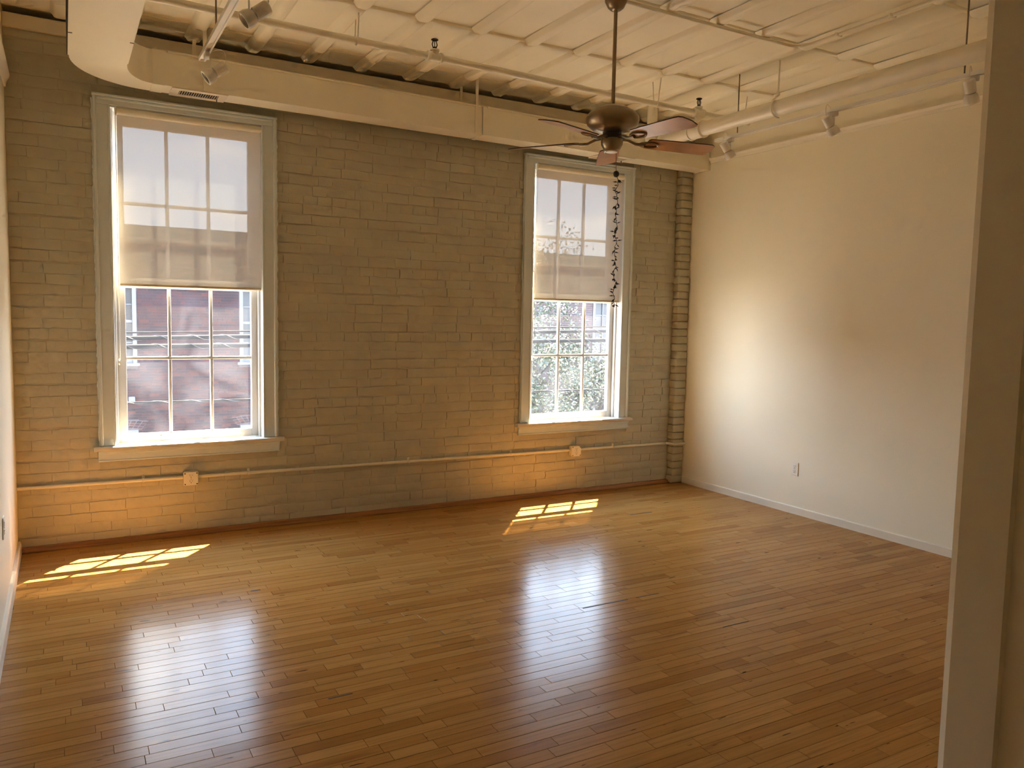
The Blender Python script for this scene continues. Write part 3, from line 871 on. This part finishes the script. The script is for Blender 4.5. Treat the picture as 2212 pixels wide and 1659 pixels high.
# ------------------------------------------------------------------ ceiling fan
FXc, FYc = 2.955, -2.13
fan = thing('ceiling_fan', 'bronze ceiling fan with five wooden blades on a long rod', 'ceiling fan', (FXc, FYc, 2.48))
MB().lathe([(0.0612, 3.328), (0.0629, 3.30), (0.0595, 3.275), (0.0442, 3.245), (0.0289, 3.232), (0.0102, 3.230)], (FXc, FYc, 0), 28).build('canopy', M['bronze'], fan, smooth=65)
MB().lathe([(.0105, 2.71), (.0105, 3.24)], (FXc, FYc, 0), 14).build('downrod', M['bronze'], fan, smooth=40)
MB().lathe([(0.0170, 2.722), (0.0510, 2.720), (0.0850, 2.706), (0.1105, 2.690), (0.1139, 2.684), (0.1275, 2.682), (0.1445, 2.664), (0.1479, 2.642), (0.1394, 2.616), (0.1105, 2.592), (0.0723, 2.578), (0.0510, 2.576)], (FXc, FYc, 0), 40).build('motor_housing', M['bronze'], fan, smooth=65)
MB().lathe([(0.0510, 2.578), (0.0510, 2.552), (0.0629, 2.551), (0.0629, 2.541), (0.0425, 2.540)], (FXc, FYc, 0), 32).build('rotor_plate', M['black'], fan, smooth=35)
sh = MB().lathe([(0.0442, 2.543), (0.0595, 2.540), (0.0620, 2.527), (0.0595, 2.508), (0.0467, 2.485), (0.0340, 2.474)], (FXc, FYc, 0), 32).build('switch_housing', M['bronze'], fan, smooth=65)
MB().lathe([(0.0340, 2.475), (0.0323, 2.468), (0.0034, 2.466)], (FXc, FYc, 0), 28).build('end_cap', M['hinge'], sh, smooth=40)
BZ = 2.535
bl_out = [(.205, -.045), (.215, -.057), (.30, -.062), (.55, -.068), (.585, -.066), (.602, -.052), (.612, 0), (.602, .052), (.585, .066), (.55, .068), (.30, .062), (.215, .057), (.205, .045)]
n = len(bl_out)
def blade_me():
    v = [(x, y, -.003) for x, y in bl_out] + [(x, y, .003) for x, y in bl_out]
    f = [list(range(n))[::-1], list(range(n, 2 * n))] + [[i, (i + 1) % n, n + (i + 1) % n, n + i] for i in range(n)]
    me = MB().add(v, f).mesh('blade', M['blade'])
    me.materials.append(M['bladeedge'])
    for p in me.polygons:
        if abs(p.normal.z) < .5: p.material_index = 1
    return me
def arm_me():
    q = MB()
    q.tube([(.060, 0, .012), (.095, 0, .008), (.14, 0, -.010), (.19, 0, -.010)], .009, 8, rs=[.011, .009, .009, .010])
    # flat looped foot under the blade
    foot = [(.165 + .055 * (1 - math.cos(t)) , .030 * math.sin(t), -.0075) for t in [2 * PI * k / 20 for k in range(20)]]
    q.tube(foot + foot[:1], .0065, 6, caps=False)
    return q.mesh('blade_arm', M['bronze'], smooth=50)
bme, ame = blade_me(), arm_me()
for k in range(5):
    a = math.radians(57 + 72 * k)
    R = Matrix.Rotation(a, 4, 'Z') @ Matrix.Rotation(math.radians(-12), 4, 'X') @ Matrix.Rotation(math.radians(1.2), 4, 'Y')
    b = place('blade', bme, fan, (FXc, FYc, BZ))
    b.rotation_euler = R.to_euler()
    ar = bpy.data.objects.new('blade_arm', ame); COL.objects.link(ar); ar.parent = b; ORG[ar.name] = ORG[b.name]
PCX, PCY = FXc + .034, FYc
MB().tube([(PCX - .004, PCY, 2.50), (PCX, PCY, 2.40), (PCX + .002, PCY, 2.366)], .0016, 6).build('pull_chain', M['rod'], fan, smooth=60)
# garland hung from the pull chain
gl = thing('vine_garland', 'black wire vine garland hanging from the fan pull chain', 'garland', (PCX, PCY, 1.61))
MB().lathe([(.001, -.018), (.010, -.015), (.0165, -.005), (.0165, .006), (.010, .015), (.001, .018)], (PCX + .002, PCY, 2.354), 14).build('bobble', M['leafblack'], gl, smooth=60)
pts = []
for k in range(46):
    s = k / 45; z = 2.342 - s * (2.342 - 1.612)
    pts.append((PCX + .010 * (1 - s) + .012 * s + .006 * math.sin(k * .9) + .004 * math.sin(k * 2.3), PCY + .005 * math.cos(k * 1.3), z))
MB().tube(pts, .0018, 5).build('stem', M['leafblack'], gl, smooth=60)
lf = []
for vv in range(3):
    L_ = .024 + .004 * vv
    lf.append(MB().add([(0, 0, 0), (L_ * .45, -.0065, .003), (L_, 0, 0), (L_ * .45, .0065, .003), (L_ * .5, 0, -.003)], [(0, 1, 4), (1, 2, 4), (2, 3, 4), (3, 0, 4), (0, 3, 2, 1)]).mesh('leaf', M['leafblack']))
for k in range(1, 46):
    for _ in range(2 if k % 3 else 1):
        place('leaf', lf[random.randrange(3)], gl, pts[k], (U(-.8, .8), U(-.5, 1.3), U(0, 2 * PI)))

# ------------------------------------------------------------------ electrics on the walls
def surf_outlet(x0, x1, z0, z1, label):
    t = thing('outlet_box', label, 'outlet', ((x0 + x1) / 2, 0, z0), 'surface outlets on the brick wall')
    cx, cz = (x0 + x1) / 2, (z0 + z1) / 2
    MB().box(x0 + .002, x1 - .002, -.056, -.006, z0 + .002, z1 - .002, c=.006).build('back_box', M['pipe'], t)
    pl = MB().box(x0, x1, -.061, -.056, z0, z1, c=.002).build('cover_plate', M['plate'], t)
    for sx in (x0 + .009, x1 - .009):
        for sz in (z0 + .009, z1 - .009):
            MB().lathe([(.0045, 0), (.0045, .002), (.002, .003)], (sx, -.061, sz), 8, M=Matrix.Rotation(PI / 2, 3, 'X')).build('screw', M['slot'], pl)
    recept(t, lambda a, b, c: (cx + a, -.061 - c, cz + b))
def recept(t, mapf):
    """two receptacle faces with three slots each, in plate coordinates (across, up, out)"""
    def bx(a0, a1, b0, b1, c0, c1, nm, mt, par, ch=0):
        p, q = mapf(a0, b0, c0), mapf(a1, b1, c1)
        return MB().box(*sorted((p[0], q[0])), *sorted((p[1], q[1])), *sorted((p[2], q[2])), c=ch).build(nm, M[mt], par)
    for s in (-1, 1):
        zc = s * .0195
        rc = bx(-.0165, .0165, zc - .0135, zc + .0135, 0, .0022, 'receptacle', 'plate', t, .001)
        bx(-.0085, -.0060, zc + .000, zc + .009, .0018, .0026, 'slot', 'slot', rc)
        bx(.0055, .0080, zc + .001, zc + .008, .0018, .0026, 'slot', 'slot', rc)
        bx(-.0030, .0025, zc - .010, zc - .005, .0018, .0026, 'slot', 'slot', rc)
    bx(-.002, .002, -.002, .002, 0, .0016, 'centre_screw', 'slot', t)
surf_outlet(.966, 1.060, .354, .446, 'white surface outlet box on the conduit under the left window')
surf_outlet(4.143, 4.240, .334, .425, 'white surface outlet box on the conduit under the right window')
cdz = lambda x: .412 - .0058 * x
wc = thing('wall_conduit', 'painted conduit running along the foot of the brick wall between outlets', 'conduit', (2.6, -.025, .39))
for a, b in ((.002, .966), (1.060, 4.143), (4.240, 5.262), (5.262, XR)):
    yy = -.0235 if a < 5.2 else -.094
    if a > 5.2: pth = [(5.24, -.0235, cdz(a)), (5.262, -.045, cdz(a)), (5.275, -.094, cdz(a)), (XR - .001, -.094, cdz(XR))]
    else: pth = [(a, yy, cdz(a)), (b, yy, cdz(b))]
    MB().tube(pth, .0115, 12).build('conduit_run', M['pipe'], wc, smooth=50)
for x in (.72, 1.40, 2.62, 3.55, 4.62):
    q = MB().box(x - .009, x + .009, -.038, -.008, cdz(x) - .013, cdz(x) + .013, c=.006).box(x - .009, x + .009, -.016, -.009, cdz(x) + .010, cdz(x) + .032, c=.002)
    q.build('conduit_strap', M['pipe'], wc)
def wall_outlet(x, y, z, sgn, label, h=.107, w=.071):
    t = thing('wall_outlet', label, 'outlet', (x, y, z - h / 2))
    MB().box(*sorted((x, x + sgn * .006)), y - w / 2, y + w / 2, z - h / 2, z + h / 2, c=.002).build('cover_plate', M['plate'], t)
    recept(t, lambda a, b, c: (x + sgn * (.006 + c), y + a, z + b))
wall_outlet(XR, -1.404, .366, -1, 'white duplex wall outlet on the right wall')
wall_outlet(0, -1.314, .482, 1, 'white duplex wall outlet seen edge-on on the left wall')

# ------------------------------------------------------------------ outside: street, facing building, trees, cables
GZ = -4.3
struct(MB().box(-25, 45, 2.8, 11.6, GZ - .3, GZ).build('street', M['asphalt']), 'asphalt street far below the windows')
sw = MB().box(-25, 45, .6, 2.8, GZ - .3, GZ + .14).build('sidewalk', M['walk']); struct(sw, 'near sidewalk below the windows')
sw = MB().box(-25, 45, 11.6, 14.2, GZ - .3, GZ + .14).build('sidewalk', M['walk']); struct(sw, 'far sidewalk in front of the red brick building')
struct(MB().box(-25, 45, 15, 60, GZ - .3, GZ).build('ground', M['walk']), 'open ground behind the red brick building')

BYF = 14.2
bld = thing('brick_building', 'red brick building with white windows across the street', 'building', (8, BYF + 3, GZ))
# wall core, cut around windows
WINW, WZ0, WZ1 = 1.125, .34, 2.115
wins = [(.600, .600 + WINW), (3.985, 3.985 + WINW), (7.37, 7.37 + WINW), (10.75, 10.75 + WINW), (14.42, 14.42 + WINW), (17.8, 17.8 + WINW)]
LZ0, LZ1 = -3.0, -1.20
q = MB(); xs = [-8.0]
for a, b in wins: xs += [a, b]
xs.append(26.0)
for i in range(0, len(xs), 2): q.box(xs[i], xs[i + 1], BYF, BYF + .35, GZ, 2.175)
for a, b in wins:
    for z0, z1 in ((GZ, LZ0), (LZ1, WZ0), (WZ1, 2.175)): q.box(a, b, BYF, BYF + .35, z0, z1)
q.box(-8, 26, BYF + .35, BYF + .5, GZ, 3.3)
q.box(-8, 26, BYF, BYF + .35, 2.175, 3.0)
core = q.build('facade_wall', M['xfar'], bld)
# real bricks on the stretch that shows through the left window
xm = MB(); 
CX_, CL_ = .0655, .212
q = MB().box(-.30, 6.2, BYF - .002, BYF + .001, -3.6, 2.17)
def xblk(s, t, z0, z1):
    for a, b in wins[:2]:
        if t > a - .012 and s < b + .012 and ((z1 > WZ0 - .07 and z0 < WZ1) or (z1 > LZ0 and z0 < LZ1 + .20)): return (a - .012, b + .012)
    return None
q2 = MB()
holes = wins[:2]
xs = [-.30]
for a, b in holes: xs += [a, b]
xs.append(6.2)
for i in range(0, len(xs), 2): q2.box(xs[i], xs[i + 1], BYF - .003, BYF, -3.6, 2.17)
for a, b in holes:
    q2.box(a, b, BYF - .003, BYF, LZ1, WZ0)
q2.build('mortar_bed', M['xmortar'], bld)
xb = {}
for hd in (0, 1):
    wv = (CL_ if not hd else .106) - .011
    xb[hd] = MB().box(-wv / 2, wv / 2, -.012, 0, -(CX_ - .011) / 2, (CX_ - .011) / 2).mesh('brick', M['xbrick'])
xrest = MB(); xc = []
r = 0; z = -3.58
while z + CX_ < 2.17:
    x = -.30 - U(0, .2)
    while x < 6.2:
        w = .106 if (r % 6 == 3) else CL_
        s, t = max(x, -.30), min(x + w, 6.2); x += w
        h = xblk(s, t, z + .01, z + CX_ - .01)
        if h:
            if s < h[0] - .03: t = h[0]
            elif t > h[1] + .03: s = h[1]
            else: continue
        if t - s < .03: continue
        P = seen(((s + t) / 2, BYF, z))
        vis = 1.75 < s and t < 3.97 and -1.32 < z < 1.75 and abs((t - s) - w) < 1e-6
        xc.append((t - s if vis else 0, s, t, z, w))
    z += CX_; r += 1
vis = [c for c in xc if c[0] > .15]
random.shuffle(vis)
vis.sort(key=lambda c: abs(c[3] - .1))
pick = set(id(c) for c in vis[:300])
for c in xc:
    _, s, t, z, w = c
    if id(c) in pick:
        place('brick', xb[0 if w > .15 else 1], bld, ((s + t) / 2, BYF - .003, z + CX_ / 2))
    else:
        xrest.box(s + .0055, t - .0055, BYF - .015, BYF - .003, z + .0055, z + CX_ - .0055)
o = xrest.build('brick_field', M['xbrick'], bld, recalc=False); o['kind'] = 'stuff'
# jack arches over the lower windows: splayed bricks
for a, b in wins[:2]:
    q = MB(); nA = 13; am = MB()
    for k in range(nA):
        f0, f1 = k / nA, (k + 1) / nA
        for j in range(3):
            h0, h1 = j / 3, (j + 1) / 3
            def pt(f, h, sp=.006):
                e_ = .07 + .14 * h
                zz = LZ1 + .015 + .17 * h + .05 * (1 - (2 * f - 1) ** 2)
                return (a - e_ + (b - a + 2 * e_) * f, zz)
            p = [pt(f0 + .008, h0 + .04), pt(f1 - .008, h0 + .04), pt(f1 - .008, h1 - .04), pt(f0 + .008, h1 - .04)]
            MB().add([(x_, BYF - .022, z_) for x_, z_ in p] + [(x_, BYF - .003, z_) for x_, z_ in p], [(0, 1, 2, 3), (0, 1, 5, 4), (1, 2, 6, 5), (2, 3, 7, 6), (3, 0, 4, 7)]).build('arch_brick', M['xbrick'], bld)
    e_ = .21
    MB().add([(x_, BYF - .0155, z_) for x_, z_ in ((a - .07, LZ1), (b + .07, LZ1), (b + e_, LZ1 + .20), ((a + b) / 2, LZ1 + .26), (a - e_, LZ1 + .20))], [(0, 1, 2, 3, 4)]).build('arch_mortar', M['xmortar'], bld)
for a, b in wins:
    for z0, z1 in ((WZ0, WZ1), (LZ0, LZ1)):
        q = MB()
        for aa in ((a, a + .085, z0, z1), (b - .085, b, z0, z1), (a + .085, b - .085, z1 - .07, z1)): q.box(aa[0], aa[1], BYF - .03, BYF + .10, aa[2], aa[3])
        zm = (z0 + z1) / 2 + .07
        q.box(a + .085, b - .085, BYF + .02, BYF + .07, zm - .03, zm + .03)
        q.box(a + .085, b - .085, BYF + .02, BYF + .07, z0, z0 + .08)
        for kk in (.25, .75):
            zz = z0 + .04 + (z1 - z0 - .04) * kk
            q.box(a + .085, b - .085, BYF + .03, BYF + .06, zz - .012, zz + .012)
        for kk in (1 / 3, 2 / 3):
            xx = a + .085 + (b - a - .17) * kk
            q.box(xx - .012, xx + .012, BYF + .03, BYF + .06, z0, z1)
        wn = q.build('house_window', M['xwhite'], bld)
        MB().box(a + .05, b - .05, BYF + .065, BYF + .08, z0, z1).build('window_glass', M['xglass'], wn)
        MB().box(a - .05, b + .05, BYF - .07, BYF + .05, z0 - .06, z0).build('window_sill', M['xwhite'], wn)
MB().box(1.525, 1.665, BYF - .09, BYF - .003, -.552, -.423, c=.01).build('utility_box', M['xwhite'], bld)
# frieze with brackets, eave and flat roof
MB().box(-8, 26, BYF - .04, BYF, 2.175, 2.90).build('frieze', M['xfrieze'], bld)
MB().box(-8, 26, BYF - .07, BYF - .003, 2.115, 2.185, c=.01).build('frieze_moulding', M['xfrieze'], bld)
x = 2.035 - .955 * 8
while x < 25:
    MB().box(x, x + .095, BYF - .30, BYF - .04, 2.20, 2.90, c=.01).build('eave_bracket', M['xeave'], bld); x += .955
MB().box(-8.2, 26.2, BYF - .42, BYF + 8, 2.90, 3.33).build('eave', M['xeave'], bld)
MB().box(-8.2, 26.2, BYF - .50, BYF - .40, 3.02, 3.16, c=.03).build('gutter', M['xfrieze'], bld)
MB().box(-8.2, 26.2, BYF - .20, BYF + 8, 3.33, 3.46).build('roof', M['xeave'], bld)

def tree(name, x, y, z0, zc, rx, rz, nleaf, label, sz=.085):
    t = thing(name, label, 'tree', (x, y, z0), 'trees outside the right window')
    tr = MB().tube([(x, y, z0), (x + .05, y, z0 + (zc - z0) * .5), (x - .03, y + .05, zc), (x, y, zc + rz * .6)], .1, 10, rs=[.17, .13, .09, .03])
    tr.build('trunk', M['bark'], t, smooth=60)
    for k in range(12):
        an = U(0, 2 * PI); h = U(-.5, .4)
        p0 = Vector((x, y, zc + (h - .3) * rz)); p1 = Vector((x + math.cos(an) * rx * .75, y + math.sin(an) * rx * .75, zc + (h + .25) * rz))
        MB().tube([p0, (p0 + p1) / 2 + Vector((0, 0, .1)), p1], .03, 6, rs=[.04, .025, .010]).build('branch', M['bark'], t, smooth=60)
    q = MB(); cl = []
    for k in range(70):
        while True:
            p = Vector((U(-1, 1), U(-1, 1), U(-1, 1)))
            if .25 < p.length < 1: break
        cl.append(Vector((x + p.x * rx, y + p.y * rx, zc + p.z * rz)))
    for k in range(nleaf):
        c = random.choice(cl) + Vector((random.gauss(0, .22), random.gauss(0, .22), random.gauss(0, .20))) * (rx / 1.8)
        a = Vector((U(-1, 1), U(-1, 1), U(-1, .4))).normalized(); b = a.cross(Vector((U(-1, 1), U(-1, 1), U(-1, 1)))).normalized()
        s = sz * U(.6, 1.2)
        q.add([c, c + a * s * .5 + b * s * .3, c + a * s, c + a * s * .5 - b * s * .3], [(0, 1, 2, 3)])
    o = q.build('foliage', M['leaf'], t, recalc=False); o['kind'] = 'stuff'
tree('street_tree', 9.57, 9.4, GZ, .30, 1.65, 1.65, 10000, 'green leafy street tree outside the right window, below the eave')
tree('street_tree', 13.2, 12.0, GZ, -.45, 1.4, 1.5, 8000, 'lower green tree right of the street tree outside the right window')
tree('background_tree', 20.0, 27.0, GZ, 3.4, 3.3, 2.7, 7000, 'dark tree top above the eave of the brick building', .16)

def cable(z1, z2, r, lash, label, Y=6.0):
    """runs past both windows at y = 6; z1 at x = 1.54, z2 at x = 7.9"""
    x0, x1 = -14, 26
    def P(x): return Vector((x, Y, z1 + (z2 - z1) * (x - 1.54) / 6.36))
    t = thing('utility_cable', label, 'cable', P(4.7), 'overhead cables across the street')
    MB().tube([P(x0), P(1), P(8), P(x1)], r, 8).build('cable', M['cable'], t, smooth=60)
    if lash:
        n_ = 240; pts = []
        for k in range(n_ * 3):
            x = -2 + 13 * k / (n_ * 3 - 1); a = x * 2 * PI / .42
            pts.append(P(x) + Vector((0, math.cos(a) * (r + .003), math.sin(a) * (r + .003))))
        MB().tube(pts, .004, 4).build('lashing', M['lash'], t, smooth=60)
cable(1.255, 1.395, .011, 0, 'thin topmost overhead cable outside the windows')
cable(1.185, 1.325, .030, 1, 'upper thick lashed overhead cable outside the windows', 5.85)
cable(1.055, 1.150, .034, 1, 'lower thick lashed overhead cable outside the windows', 6.15)
cable(.295, .271, .014, 1, 'single thin overhead cable low outside the windows')
